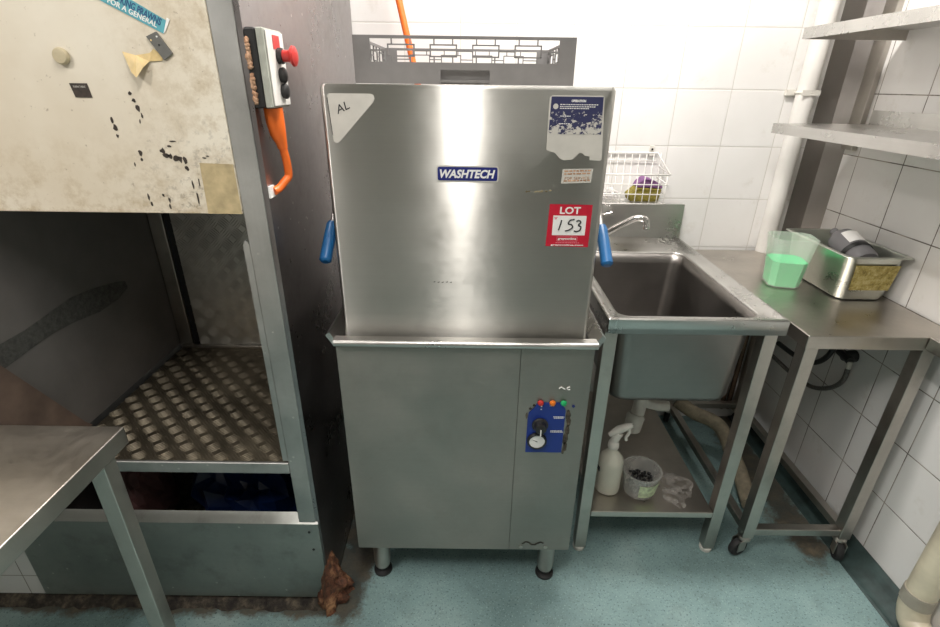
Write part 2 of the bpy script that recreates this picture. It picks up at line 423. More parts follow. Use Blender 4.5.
def tread(name, mat, org, U, V, W, nu, nv, p, hh=.0014):
    """sheet with raised five-bar pattern; U,V unit axes, W normal"""
    U, V, W = Vector(U), Vector(V), Vector(W); org = Vector(org); b = MB()
    c = [org, org+U*nu, org+U*nu+V*nv, org+V*nv]
    b.add([q for q in c]+[q-W*.004 for q in c], [(0, 1, 2, 3), (7, 6, 5, 4), (0, 4, 5, 1), (1, 5, 6, 2), (2, 6, 7, 3), (3, 7, 4, 0)])
    a = int(nu/p); d = int(nv/p)
    for i in range(a):
        for j in range(d):
            cen = org+U*(i+.5)*nu/a+V*(j+.5)*nv/d
            s = 1 if (i+j) % 2 else -1
            D = (U+V*s).normalized(); N = W.cross(D)
            for k in range(-2, 3):
                m = cen+N*k*p*.21; h = D*p*(.56-.04*abs(k)); w = N*p*.060
                b.add([m-h, m-w, m+h, m+w, m-h*.8+W*hh*.7, m-w*.4+W*hh, m+h*.8+W*hh*.7, m+w*.4+W*hh],
                      [(4, 5, 6, 7), (0, 1, 5, 4), (1, 2, 6, 5), (2, 3, 7, 6), (3, 0, 4, 7)])
    return b.build(name, mat, H)
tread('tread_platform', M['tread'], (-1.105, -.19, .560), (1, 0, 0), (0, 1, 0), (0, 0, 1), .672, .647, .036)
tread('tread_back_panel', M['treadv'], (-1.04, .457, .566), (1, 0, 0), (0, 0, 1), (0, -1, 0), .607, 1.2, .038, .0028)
b = MB().box(-1.105, -.4305, .440, .456, .560, .572); b.build('rear_angle', M['leg'], H, .002)
b = MB().box(-.96, -.479, -.2, -.19, .528, .564); b.build('cross_bar', M['post'], H, .003)
b = MB().box(-1.31, -.423, -.2045, -.2005, .035, .346).add(
    [(-1.31, -.2045, .346), (-.423, -.2045, .346), (-.4305, -.176, .364), (-1.31, -.176, .364), (-1.31, -.19, .346), (-.4305, -.19, .346), (-.4305, -.174, .358), (-1.31, -.174, .358)],
    [(0, 1, 2, 3), (7, 6, 5, 4), (0, 4, 5, 1), (1, 5, 6, 2), (2, 6, 7, 3), (3, 7, 4, 0)])
kp = b.build('kick_panel', M['kick'], H)
for (x, y, z) in ((-.452, -.2045, .315), (-.447, -.2045, .245)):
    MB().lathe([(.004, 0), (.004, .0015), (.002, .003)], (x, y, z), 10, Matrix.Rotation(PI/2, 4, 'X')).build('screw', M['black'], kp)
box('rear_leg', M['leg'], H, -1.31, -1.27, .50, .54, .0, .56)
# inside-of-bay floor plate, dark
MB().box(-1.31, -1.30, -.19, .56, .03, .56).build('lower_side_panel', M['inner'], H)
box('platform_underside', M['black'], H, -1.30, -.4305, -.185, .56, .530, .553)
box('bay_floor', M['kerb'], H, -1.30, -.4305, -.165, .55, .012, .03)
# marks on the cream panel
YF = -.2003
def quad(name, mat, parent, pts, y=YF, t=.0008):
    return MB().prism(pts, 'y', y, y-t).build(name, mat, parent)
quad('banner_sticker', M['teal'], up, [(-.78, 1.685), (-.772, 1.722), (-.554, 1.597), (-.566, 1.577)], YF)
quad('banner_edge', M['white'], up, [(-.561, 1.5815), (-.549, 1.600), (-.554, 1.603), (-.566, 1.577)], YF-.0009, .0002)
quad('banner_print', M['plate'], up, [(-.78, 1.685), (-.772, 1.715), (-.69, 1.665), (-.668, 1.638), (-.668, 1.629), (-.690, 1.637)], YF-.0009, .0002)
text('banner_text', 'METAL CALLED KING PRAWNS', .02, M['tealink'], up, (-.632, YF-.0011, 1.631), wid=.150, hgt=.0125, rot=-.50, off=.0004)
text('banner_text', 'FOR A GENERAL', .016, M['white'], up, (-.614, YF-.0011, 1.610), wid=.088, hgt=.009, rot=-.46, off=.0003)
quad('grey_tag', M['greytag'], up, [(-.598, 1.572), (-.578, 1.580), (-.556, 1.545), (-.574, 1.533)], YF-.001, .003)
for (x, z, c) in ((-.590, 1.566, 'yellow'), (-.578, 1.572, 'white'), (-.577, 1.5585, 'ink')):
    MB().lathe([(.0016, 0), (.0016, .0008)], (x, YF-.004, z), 8, Matrix.Rotation(PI/2, 4, 'X')).build('tag_dot', M[c], up)
b = MB().add([(-.651, YF-.0004, 1.547), (-.625, YF-.004, 1.541), (-.600, YF-.0004, 1.545), (-.590, YF-.003, 1.552), (-.575, YF-.0004, 1.540), (-.580, YF-.0004, 1.532), (-.603, YF-.002, 1.531), (-.612, YF-.012, 1.520), (-.625, YF-.018, 1.503), (-.636, YF-.012, 1.512)],
             [(0, 1, 9), (1, 2, 6, 7), (2, 3, 4, 5, 6), (1, 7, 8, 9)])
b.build('torn_tape', M['yellow'], up, solid=.0006)
quad('dark_plate', M['plate'], up, [(-.768, 1.492), (-.734, 1.492), (-.731, 1.467), (-.763, 1.467)], YF, .001)
text('plate_text', 'TURN TABLE', .006, M['paper'], up, (-.750, YF-.0013, 1.486), wid=.024, hgt=.0035)
MB().lathe([(.0135, 0), (.0145, .003), (.0145, .007), (.0125, .010), (.009, .0105)], (-.765, YF, 1.538), 24, Matrix.Rotation(PI/2, 4, 'X')).build('round_knob', M['cream_knob'], up, smooth=True)
quad('brown_tape', M['tape'], up, [(-.553, 1.243), (-.550, 1.347), (-.4815, 1.345), (-.4815, 1.243)], YF, .0003)
def scuff(x, z, w, h, a=0, nb=9):
    pts = []
    for k in range(nb):
        t = 2*PI*k/nb; r = .55+.6*random.random(); u, v = 1.5*w*math.cos(t)*r, h*math.sin(t)*r
        pts.append((x+u*math.cos(a)-v*math.sin(a), z+u*math.sin(a)+v*math.cos(a)))
    MB().prism(pts, 'y', YF-.0002, YF-.0005).build('scuff_mark', M['plate'], up)
from_px = [(112, 117, .002, .006), (113, 124, .0035, .008), (112, 133, .002, .004), (133, 150, .003, .007), (132, 158, .002, .004), (145, 90, .003, .004), (147, 97, .003, .004), (149, 105, .004, .006), (151, 112, .0015, .005), (146, 118, .0012, .005),
           (162, 148, .004, .006), (165, 153, .005, .006), (170, 154, .004, .006), (176, 156, .004, .006), (181, 157, .004, .007), (187, 158, .003, .009), (186, 166, .003, .006), (172, 143, .004, .003), (178, 138, .005, .002), (187, 185, .0013, .012), (188, 200, .0016, .012), (124, 199, .0016, .008), (125, 207, .0018, .005), (144, 197, .002, .004), (150, 202, .0018, .007), (148, 210, .0016, .006), (212, 155, .003, .002), (217, 153, .003, .0015), (196, 182, .001, .01), (121, 163, .001, .006)]
def upx(px, py):  # fixed survey of marks on the front panel, already turned into metres on the panel
    return (-.4785-(238.5-.1-px)*.00160-(212-py)*.00018, 1.243+(214-py)*.00183)
for px, py, w, h in from_px:
    x, z = upx(px, py); scuff(x-.007, z+.006, w, h)
# things inside the bay
random.seed(3)
def crumple(name, mat, c, s, label, cat, seed=1, n=18, parent=None, amp=.35):
    rnd = random.Random(seed); b = MB(); vs = []
    for i in range(n+1):
        th = PI*i/n
        for k in range(n*2):
            ph = 2*PI*k/(n*2); r = 1+amp*(rnd.random()-.5)+amp*.6*math.sin(3*ph+seed)*math.sin(2*th)
            z = math.cos(th)*r
            vs.append((c[0]+s[0]*math.sin(th)*math.cos(ph)*r, c[1]+s[1]*math.sin(th)*math.sin(ph)*r, max(c[2]-s[2]*.95, c[2]+s[2]*z)))
    m = n*2
    b.add(vs, [(i*m+k, i*m+(k+1) % m, (i+1)*m+(k+1) % m, (i+1)*m+k) for i in range(n) for k in range(m)])
    return b.build(name, mat, parent)
o = crumple('plastic_bag', M['bluebag'], (-.70, .06, .20), (.20, .13, .18), '', '', 4, 14, amp=.35); tag(o, 'dark blue crumpled plastic bag inside the dark lower bay', 'bag')
o = crumple('plastic_bag', M['pinkbag'], (-1.14, .08, .17), (.10, .10, .145), '', '', 9, 14, amp=.12); tag(o, 'dull pink bag at the left end of the lower bay', 'bag')
# rust and foam clump at the foot of the housing
b = MB(); rnd = random.Random(5); NY, NZ = 44, 40; vs = []
from mathutils import noise as mn
for j in range(NZ+1):
    z = .17*j/NZ
    for i in range(NY+1):
        y = -.250+.175*i/NY; v = Vector((y*38, z*38, 3.1)); w = Vector((y*110, z*110, 7.7))
        e = max(0, 1-((y+.170)/(.075*(1-.55*z/.17)))**2)
        sh = e*(1-z/.17)**.8
        x = -.4185-.004*(sh < .02)+sh*(.030+.040*(mn.noise(v)+.5)+.014*mn.noise(w))
        if y < -.205: x = min(x, -.400)
        vs.append((x+.004*mn.noise(w*1.3)*(sh > .02), y+.006*mn.noise(w+v), max(.0005, z+.006*mn.noise(v*2)) if j else .0005))
m_ = NY+1
b.add(vs, [(j*m_+i, j*m_+i+1, (j+1)*m_+i+1, (j+1)*m_+i) for j in range(NZ) for i in range(NY)])
n = 10; vs = []
for i in range(n+1):
    for q in range(2*n):
        th, ph = PI*i/n, PI*q/n; r = 1+.35*mn.noise(Vector((math.sin(th)*math.cos(ph)*2.2, math.sin(th)*math.sin(ph)*2.2, math.cos(th)*2.2)))
        vs.append((-.436+.020*r*math.sin(th)*math.cos(ph), -.214+.014*r*math.sin(th)*math.sin(ph), max(.001, .040+.040*r*math.cos(th))))
b.add(vs, [(i*2*n+q, i*2*n+(q+1) % (2*n), (i+1)*2*n+(q+1) % (2*n), (i+1)*2*n+q) for i in range(n) for q in range(2*n)])
tag(b.build('rust_clump', M['rust'], None, smooth='all'), 'rusty brown clump of grime and foam at the foot of the steel housing', 'grime')

# ------------------------------------------------------------------ emergency stop box on the side panel
X0 = -.4195
T = thing('control_box', 'black and grey switch box with red mushroom button on the steel side panel', 'switch box', (X0, -.15, 1.45))
MB().box(X0+.003, X0+.024, -.207, -.106, 1.452, 1.590).build('back_box', M['black'], T, .004)
MB().box(X0+.0245, X0+.039, -.207, -.106, 1.452, 1.590).build('cover', M['greyplas'], T, .003)
MB().box(X0+.0395, X0+.042, -.201, -.112, 1.456, 1.586).build('front_plate', M['whitechip'], T, .001)
RX = Matrix.Rotation(PI/2, 4, 'Y')
MB().box(X0+.0422, X0+.0432, -.172, -.137, 1.556, 1.580).build('red_label', M['red'], T)
eb = MB().lathe([(.011, 0), (.011, .012), (.015, .018), (.0185, .020), (.018, .025), (.012, .028), (.004, .029)], (X0+.050, -.150, 1.545), 24, RX).build('emergency_button', M['red'], T, smooth=True)
MB().lathe([(.0145, 0), (.0145, .009), (.012, .010)], (X0+.042, -.150, 1.545), 24, RX).build('button_collar', M['black'], T, smooth=True)
for z in (1.511, 1.482):
    MB().lathe([(.013, 0), (.0145, .004), (.0145, .008), (.011, .011), (.004, .012)], (X0+.042, -.150, z), 20, RX).build('push_button', M['black'], T, smooth=True)
b = MB(); rnd = random.Random(8)
for k in range(22):
    z = 1.463+.112*k/22; r = .004+.004*rnd.random(); n = 6; vs = []
    if 9 < k < 12: continue
    for i in range(5):
        th = PI*i/4
        for q in range(n):
            ph = 2*PI*q/n; rr = r*(.6+.7*rnd.random()); vs.append((X0+.008+rr*.9*math.sin(th)*math.cos(ph), -.209+rr*math.sin(th)*math.sin(ph), z+rr*math.cos(th)))
    b.add(vs, [(i*n+q, i*n+(q+1) % n, (i+1)*n+(q+1) % n, (i+1)*n+q) for i in range(4) for q in range(n)])
b.build('sealant', M['foam'], T, smooth='all')
T = thing('power_plug', 'orange plug and bent orange cable hanging under the switch box', 'plug', (X0+.025, -.15, 1.30))
cx = X0+.0215
MB().tube([(cx, -.162, 1.4515), (cx, -.160, 1.425), (cx+.001, -.156, 1.400), (cx+.003, -.151, 1.385), (cx+.004, -.149, 1.372)], [.0185, .0185, .016, .0120, .0100], 20).build('plug_body', M['orange'], T, smooth=True)
MB().tube(spline([(cx+.004, -.149, 1.374), (cx+.006, -.143, 1.345), (cx+.005, -.140, 1.315), (cx-.001, -.150, 1.304), (cx-.010, -.162, 1.292), (X0+.004, -.176, 1.287)]), .0085, 14).build('cable', M['orange'], T, smooth=True)
MB().box(X0, X0+.004, -.197, -.172, 1.276, 1.300).build('cable_clip', M['white'], T)

# ------------------------------------------------------------------ bench in the left foreground
T = thing('prep_bench', 'low steel bench corner in the lower left foreground', 'bench', (-1.1, -.75, 0))
tx0, tx1, ty0, ty1, tz = -1.75, -.705, -1.12, -.415, .85
MB().box(tx0, tx1, ty0, ty1, tz-.042, tz).build('bench_top', M['bench'], T, .003)
for x in (-.742, -1.70):
    for y in (-.492, -1.08):
        lg = MB().box(x, x+.034, y, y+.034, .025, tz-.042).build('leg', M['leg'], T, .002)
        MB().lathe([(.014, 0), (.016, .004), (.012, .025)], (x+.017, y+.017, 0), 16).build('foot', M['black'], lg, smooth=True)

# ------------------------------------------------------------------ dishwasher
D = thing('dishwasher', 'upright stainless pass-through dishwasher with blue handles and control panel', 'dishwasher', (-.005, .2, 0))
CX0, CX1, CY, CZ0, CZ1 = -.330, .322, -.15, .190, .903
hd = MB()
hx0, hx1, hy0, hy1 = -.313, .303, -.12, .47
lp = [rrect(hx0, hx1, hy0, hy1, .010, .865), rrect(hx0, hx1, hy0, hy1, .010, 1.490), rrect(hx0+.004, hx1-.004, hy0+.004, hy1-.004, .010, 1.497)]
hood = hd.loft(lp, True, True).build('hood', M['hood'], D, smooth=True)
MB().box(CX0, .1352, CY, CY+.02, CZ0, CZ1).build('front_panel', M['cabinet'], D, .0008)
MB().box(.1360, CX1-.001, CY+.0005, CY+.02, CZ0, CZ1).build('service_panel', M['cabinet'], D, .0008)
MB().box(CX0+.001, CX1-.001, CY+.0205, .47, CZ0+.004, CZ1-.035).build('body', M['cabinet'], D, .003)
# rim tray
b = MB(); b.tube([(-.331, -.160, .914), (.324, -.160, .914)], .0092, 14)
b.box(-.334, .326, -.156, -.135, .902, .921); b.build('front_rim', M['steel'], D, smooth=True)
for s, x in ((-1, -.322), (1, .314)):
    MB().add([(x, -.150, .905), (x+s*.021, -.150, .938), (x+s*.021, .47, .940), (x, .47, .905), (x+s*.012, -.150, .898), (x+s*.031, -.150, .929), (x+s*.031, .47, .931), (x+s*.012, .47, .898)],
             [(0, 1, 2, 3), (4, 7, 6, 5), (0, 4, 5, 1), (1, 5, 6, 2), (2, 6, 7, 3), (3, 7, 4, 0)]).build('side_flange', M['steel'], D)
for s, hx in ((-1, hx0), (1, hx1)):
    xo = hx+s*.026
    a = MB().tube([(hx+s*.004, .25, 1.36), (xo-s*.004, .22, 1.355), (xo, .02, 1.225), (xo, -.03, 1.178)], .0065, 12).build('lift_arm', M['steel'], D, smooth=True)
    MB().tube([(xo, -.027, 1.181), (xo+s*.001, -.032, 1.176), (xo+s*.005, -.082, 1.129), (xo+s*.006, -.104, 1.109), (xo+s*.006, -.107, 1.106)], [.0125, .0145, .0145, .0145, .010], 20).build('grip', M['blue'], a, smooth=True)
for x, y in ((-.277, -.075), (.268, -.08), (-.277, .42), (.268, .42)):
    lg = MB().lathe([(.024, .03), (.027, .05), (.027, .14), (.025, .194)], (x, y, 0), 24).build('leg', M['leg'], D, smooth=True)
    MB().lathe([(.030, 0), (.030, .008), (.018, .012), (.018, .034)], (x, y, 0), 24).build('foot', M['black'], lg, smooth=True)
# hood stickers
YH = hy0-.0003
def st(name, mat, pts, lift=0, par=hood, y=YH): return MB().prism(pts, 'y', y-lift, y-lift-.0005).build(name, mat, par)
def rr2(x0, x1, z0, z1, r, n=4):
    return [(a, b_) for a, b_, _ in rrect(x0, x1, z0, z1, r, 0, n)]
st('badge', M['paper'], rr2(-.073, .065, 1.302, 1.337, .006))
st('badge_field', M['navy'], rr2(-.070, .062, 1.305, 1.334, .004), .0006)
text('badge_text', 'WASHTECH', .03, M['white'], hood, (-.004, YH-.0014, 1.3195), wid=.122, hgt=.0185, shear=.25, off=.0011)
st('triangular_sticker', M['paper'], [(-.297, 1.474), (-.296, 1.477), (-.292, 1.479), (-.207, 1.479), (-.201, 1.477), (-.199, 1.470), (-.202, 1.463), (-.279, 1.384), (-.284, 1.381), (-.291, 1.383), (-.293, 1.388)])
st('sticker_edge', M['ink'], [(-.2985, 1.470), (-.297, 1.472), (-.2925, 1.395), (-.294, 1.398)], .0001)
text('handwriting', 'AL', .02, M['ink'], hood, (-.268, YH-.0009, 1.452), wid=.030, hgt=.016, rot=.42, shear=.2)
st('worn_label', M['paper'], [(.165, 1.476), (.170, 1.481), (.275, 1.481), (.279, 1.477), (.288, 1.354), (.284, 1.351), (.262, 1.352), (.261, 1.360), (.250, 1.361), (.246, 1.366), (.238, 1.367), (.224, 1.353), (.205, 1.351), (.196, 1.355), (.186, 1.366), (.166, 1.372)])
st('printed_area', M['peel'], [(.169, 1.4785), (.277, 1.4785), (.280, 1.405), (.168, 1.405)], .0006)
text('label_heading', 'OPERATION', .008, M['white'], hood, (.226, YH-.0014, 1.4705), wid=.030, hgt=.0048, off=.0004)
lines = MB()
rnd = random.Random(2)
for z, xa, xb in ((1.4625, .188, .268), (1.4585, .188, .258), (1.4550, .188, .246), (1.4400, .190, .212), (1.4250, .188, .212)):
    x = xa
    while x < xb:
        w = .0015+.003*rnd.random(); lines.box(x, x+w, YH-.0014, YH-.0011, z, z+.0016); x += w+.0012
lines.build('label_small_print', M['white'], hood)
MB().prism([(a[0], a[1]) for a in [(.179+.0055*math.cos(t*PI/8), 1.4595+.0055*math.sin(t*PI/8)) for t in range(16)]], 'y', YH-.0011, YH-.0013).build('label_symbol', M['paper'], hood)
st('service_sticker', M['paper'], [(.204, 1.301), (.205, 1.3325), (.272, 1.3345), (.270, 1.304)])
text('service_text', 'FOR SERVICE', .008, M['foam'], hood, (.238, YH-.0009, 1.3135), wid=.054, hgt=.0055, rot=.04)
lines = MB()
for z in (1.3265, 1.3205, 1.3055):
    x = .209
    while x < .264:
        w = .003+.008*rnd.random(); lines.box(x, min(x+w, .267), YH-.0009, YH-.0006, z+(x-.209)*.04, z+.0032+(x-.209)*.04); x += w+.002
lines.build('service_small_print', M['foam'], hood)
st('lot_sticker', M['redsticker'], [(.180, 1.157), (.183, 1.2555), (.280, 1.2545), (.280, 1.1555)])
text('lot_word', 'LOT', .03, M['white'], hood, (.2305, YH-.0009, 1.2415), wid=.047, hgt=.0165, off=.0008)
st('lot_number_field', M['white'], [(.193, 1.1835), (.193, 1.2295), (.269, 1.2295), (.269, 1.1840)], .0006)
num = MB()
def stroke(pts, r=.0016): num.tube([(p[0], YH-.0016, p[1]) for p in pts], r, 6)
stroke([(.2125, 1.2195), (.2110, 1.211), (.2070, 1.1955)])
stroke(spline([(.242, 1.2215, 0), (.232, 1.219, 0), (.2285, 1.211, 0), (.236, 1.209, 0), (.239, 1.203, 0), (.232, 1.197, 0), (.2225, 1.194, 0)], 4))
stroke(spline([(.2465, 1.2165, 0), (.252, 1.219, 0), (.257, 1.215, 0), (.252, 1.208, 0), (.258, 1.204, 0), (.256, 1.196, 0), (.248, 1.193, 0), (.243, 1.195, 0)], 4))
num.build('handwritten_153', M['ink'], hood)
text('small_mark', 'V', .008, M['pink'], hood, (.1990, YH-.0015, 1.2235), wid=.008, hgt=.006, off=.0006)
fr = MB()
for (a, b_, c_, d_) in ((.205, .253, 1.1795, 1.1803), (.205, .253, 1.1695, 1.1703), (.205, .2058, 1.1695, 1.1803), (.2522, .253, 1.1695, 1.1803)): fr.box(a, b_, YH-.0009, YH-.0006, c_, d_)
fr.build('logo_frame', M['pink'], hood)
text('logo_text', 'graysonline', .01, M['white'], hood, (.229, YH-.0009, 1.1749), wid=.043, hgt=.0065, off=.0003)
text('contact_text', 'graysonline.com', .006, M['white'], hood, (.2300, YH-.0009, 1.1600), wid=.076, hgt=.0045, off=.0002)
lines = MB(); x = .203
while x < .257:
    w = .002+.004*rnd.random(); lines.box(x, x+w, YH-.0009, YH-.0006, 1.1650, 1.1664); x += w+.0012
lines.build('lot_small_print', M['pink'], hood)
b = MB()
for k in range(26):
    x = .128+.055*rnd.random()**1.5; z = 1.281+.003*rnd.random()+(x-.128)*.03; w = .001+.003*rnd.random(); b.prism([(x-w, z), (x, z-.0014), (x+w, z), (x, z+.0014)], 'y', YH, YH-.0003)
b.build('glue_residue', M['tape'], hood)
# rough scratched areas
b = MB()
for k in range(5):
    x = -.085+.01*k; z = 1.062+.002*rnd.random(); b.prism([(x, z), (x+.005, z-.001), (x+.006, z+.003)], 'y', YH, YH-.0002)
b.build('small_scratch', M['greytag'], hood)
# control panel on the cabinet
YC = CY-.0002
cp = MB().prism([(.164, .574), (.164, .690), (.166, .706), (.180, .722), (.188, .7385), (.250, .7385), (.262, .720), (.2635, .712), (.2635, .574)], 'y', YC, YC-.0022).build('control_panel', M['panelblue'], D)
b = MB()
for x, z, w, h in ((.272, .70, .007, .018), (.275, .675, .007, .014), (.274, .65, .007, .016), (.271, .62, .007, .020), (.272, .592, .006, .018), (.161, .695, .003, .010), (.170, .718, .004, .003), (.179, .729, .004, .003), (.268, .574, .004, .006)):
    pts = [(x+w*math.cos(t*PI/5)*(.7+.5*rnd.random()), z+h*math.sin(t*PI/5)*(.7+.5*rnd.random())) for t in range(10)]
    MB().prism(pts, 'y', YC+.0001, YC-.0012).build('grime_spot', M['kerb'], cp)
RY = Matrix.Rotation(PI/2, 4, 'X')
YP = YC-.0022
g = MB().lathe([(.0265, 0), (.0265, .006), (.0245, .009), (.0215, .009), (.0215, .005)], (.193, YP, .6155), 40, RY).build('gauge', M['black'], cp, smooth=True)
MB().lathe([(.0212, .0055), (.0212, .0062)], (.193, YP, .6155), 40, RY).build('gauge_face', M['white'], g)
MB().prism([(.180, .6215), (.193, .6165), (.195, .6145), (.192, .6145)], 'y', YP-.0063, YP-.007).build('gauge_needle', M['ink'], g)
MB().lathe([(.0215, 0), (.022, .004), (.020, .006), (.0175, .007), (.015, .022), (.012, .024)], (.198, YP, .668), 32, RY).build('dial_knob', M['black'], cp, smooth=True)
MB().box(.1965, .1995, YP-.0255, YP-.0238, .648, .668).build('knob_pointer', M['white'], cp)
for x, c in ((.195, 'red'), (.2265, 'orangelamp'), (.256, 'green')):
    MB().lathe([(.0085, 0), (.0085, .002), (.0055, .007), (.002, .008)], (x, YP, .7385), 20, RY).build('indicator_lamp', M[c], cp, smooth=True)
MB().lathe([(.004, 0), (.004, .002)], (.283, YC, .728), 12, RY).build('screw_head', M['navy'], D)
for z, x0_ in ((.693, .232), (.689, .234), (.647, .228), (.643, .228)):
    lines = MB(); x = x0_
    while x < .260:
        w = .002+.004*rnd.random(); lines.box(x, min(x+w, .2615), YP-.0006, YP-.0001, z, z+.0022); x += w+.001
    lines.build('panel_print', M['white'], cp)
for x, z in ((.198, .727), (.198, .718)): MB().box(x-.002, x+.002, YP-.0006, YP-.0001, z-.0015, z+.0015).build('dial_mark', M['white'], cp)
MB().box(.220, .232, YP-.0006, YP-.0001, .7285, .7300).build('lamp_print', M['white'], cp)
b = MB().tube(spline([(.240, YC-.001, .782), (.245, YC-.001, .787), (.250, YC-.001, .784), (.256, YC-.001, .781)], 4), .0016, 6)
b.tube(spline([(.268, YC-.001, .788), (.261, YC-.001, .785), (.263, YC-.001, .780), (.269, YC-.001, .780)], 4), .0016, 6); b.build('worn_mark', M['white'], D)
b = MB()
for k in range(16):
    x = .178+.065*k/16; z = .216+.006*math.sin(k*.6)+.003*rnd.random(); w = .0035+.003*rnd.random(); b.prism([(x-w, z), (x, z-.003), (x+w, z), (x, z+.003)], 'y', YC, YC-.0004)
b.build('scraped_mark', M['kerb'], D)
for x in (.172, .248): MB().lathe([(.006, 0), (.006, .002), (.003, .003)], (x, YC, .203), 14, RY).build('bolt', M['leg'], D, smooth=True)

# ------------------------------------------------------------------ dish rack on the hood
K = thing('dish_rack', 'grey plastic lattice dish rack on top of the dishwasher hood', 'rack', (-.01, .27, 1.499))
kx0, kx1, ky0, ky1, kz = -.266, .237, .02, .47, 1.4985
def lat(u0, u1, P):
    """lattice in the upper half of a wall; P maps (u, z, t) -> box"""
    bb = MB(); L_ = u1-u0; n = 4; p = L_/n
    def bar(ua, ub, za, zb): bb.add(*P(ua, ub, za, zb))
    bar(u0, u1, kz+.0920, kz+.0985); cm = (u0+u1)/2; h = .0015
    for i in range(4):
        c = cm+(i-1.5)*.0957; w = .031
        bar(c-w, c+w, kz+.0790, kz+.0818); bar(c-w, c+w, kz+.0555, kz+.0585)
        bar(c-w, c-w+.003, kz+.056, kz+.0815); bar(c+w-.003, c+w, kz+.056, kz+.0815)
        for s in (-1, 1):
            bar(c+s*.021-h, c+s*.021+h, kz+.0815, kz+.092); bar(c+s*.021-h, c+s*.021+h, kz+.045, kz+.0560)
        if i < 3: bar(c+w, c+.0957-w, kz+.0670, kz+.0698)
    bar(u0, cm-1.5*.0957-.031, kz+.067, kz+.070); bar(cm+1.5*.0957+.031, u1, kz+.067, kz+.070)
    return bb
BF = [(0, 2, 3, 1), (4, 5, 7, 6), (0, 1, 5, 4), (2, 6, 7, 3), (0, 4, 6, 2), (1, 3, 7, 5)]
def bx8(x0, x1, y0, y1, z0, z1): return [(x, y, z) for z in (z0, z1) for y in (y0, y1) for x in (x0, x1)], BF
for y0_, y1_ in ((ky0, ky0+.004), (ky1-.004, ky1)):
    bb = lat(kx0+.038, kx1-.038, lambda ua, ub, za, zb: bx8(ua, ub, y0_, y1_, za, zb))
    for a, c in ((kx0, -.070), (.044, kx1)): bb.box(a, c, y0_, y1_, kz, kz+.045)
    bb.box(-.070, .044, y0_, y1_, kz+.030, kz+.045); q_ = .016 if y0_ < .2 else -.016; bb.box(-.070, .044, y0_+q_, y1_+q_, kz, kz+.0305)
    bb.box(kx0, kx0+.038, y0_, y1_, kz+.045, kz+.0985); bb.box(kx1-.038, kx1, y0_, y1_, kz+.045, kz+.0985)
    bb.build('end_wall', M['rack'], K)
for x0_, x1_ in ((kx0, kx0+.004), (kx1-.004, kx1)):
    bb = lat(ky0+.034, ky1-.034, lambda ua, ub, za, zb: bx8(x0_, x1_, ua, ub, za, zb))
    bb.box(x0_, x1_, ky0+.0045, ky1-.0045, kz, kz+.045)
    bb.box(x0_, x1_, ky0+.0045, ky0+.034, kz+.045, kz+.0985); bb.box(x0_, x1_, ky1-.034, ky1-.0045, kz+.045, kz+.0985)
    bb.build('side_wall', M['rack'], K)
bb = MB()
for i in range(15):
    u = kx0+.01+i*(kx1-kx0-.02)/14; bb.box(u-.001, u+.001, ky0+.005, ky1-.005, kz+.004, kz+.010)
    v = ky0+.01+i*(ky1-ky0-.02)/14; bb.box(kx0+.005, kx1-.005, v-.001, v+.001, kz+.004, kz+.010)
bb.build('base_grid', M['rack'], K)

# mop handle leaning behind the machine
b = MB().tube([(-.195, .60, 0.0), (-.2025, .695, 1.30), (-.205, .735, 1.58), (-.246, .800, 1.79), (-.262, .802, 1.86)], .0125, 14)
b = MB().tube([(.13, .56, 0.02), (-.205, .70, 1.568), (-.272, .73, 1.86)], .0115, 14)
tag(b.build('mop_handle', M['orange'], None, smooth=True), 'thin orange broom handle leaning on the tiles behind the rack', 'handle')

# ------------------------------------------------------------------ sink
S = thing('sink_bench', 'stainless single bowl sink bench with splashback and lower shelf', 'sink', (.63, .38, 0))
sx0, sx1, sy0, sy1, sz = .384, .879, -.022, .787, .925
bx0, bx1, by0, by1 = .422, .818, .012, .600
n = 8
lo = [rrect(sx0, sx1, sy0, sy1, .003, sz-.045, n), rrect(sx0, sx1, sy0, sy1, .003, sz-.003, n), rrect(sx0+.003, sx1-.003, sy0+.003, sy1-.003, .003, sz, n),
      rrect(sx0+.012, sx1-.012, sy0+.010, sy1-.012, .004, sz, n), rrect(sx0+.018, sx1-.018, sy0+.016, sy1-.018, .006, sz-.006, n),
      rrect(bx0-.008, bx1+.008, by0-.004, by1+.008, .045, sz-.006, n), rrect(bx0, bx1, by0, by1, .04, sz-.010, n)]
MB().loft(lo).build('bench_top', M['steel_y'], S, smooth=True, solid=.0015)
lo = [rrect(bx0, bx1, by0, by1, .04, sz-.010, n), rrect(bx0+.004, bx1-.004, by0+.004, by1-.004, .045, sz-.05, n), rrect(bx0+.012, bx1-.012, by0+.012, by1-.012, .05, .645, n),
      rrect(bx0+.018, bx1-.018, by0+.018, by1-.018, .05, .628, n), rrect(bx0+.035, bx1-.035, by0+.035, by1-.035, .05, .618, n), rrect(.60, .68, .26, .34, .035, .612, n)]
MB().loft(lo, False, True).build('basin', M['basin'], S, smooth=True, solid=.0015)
MB().box(sx0+.002, sx1, sy1-.001, sy1+.013, sz-.03, 1.066).build('splashback', M['steel'], S, .003)
for x in (sx0+.002, sx1-.040):
    for y in (.006, .730):
        lg = MB().box(x, x+.038, y, y+.038, .02, sz-.046).build('leg', M['leg'], S, .002)
        MB().lathe([(.019, 0), (.021, .006), (.021, .014), (.014, .020)], (x+.019, y+.019, 0), 20).build('foot', M['whiteplas'], lg, smooth=True)
MB().box(.4245, .838, .004, .735, .168, .192).build('lower_shelf', M['bench'], S, .003)
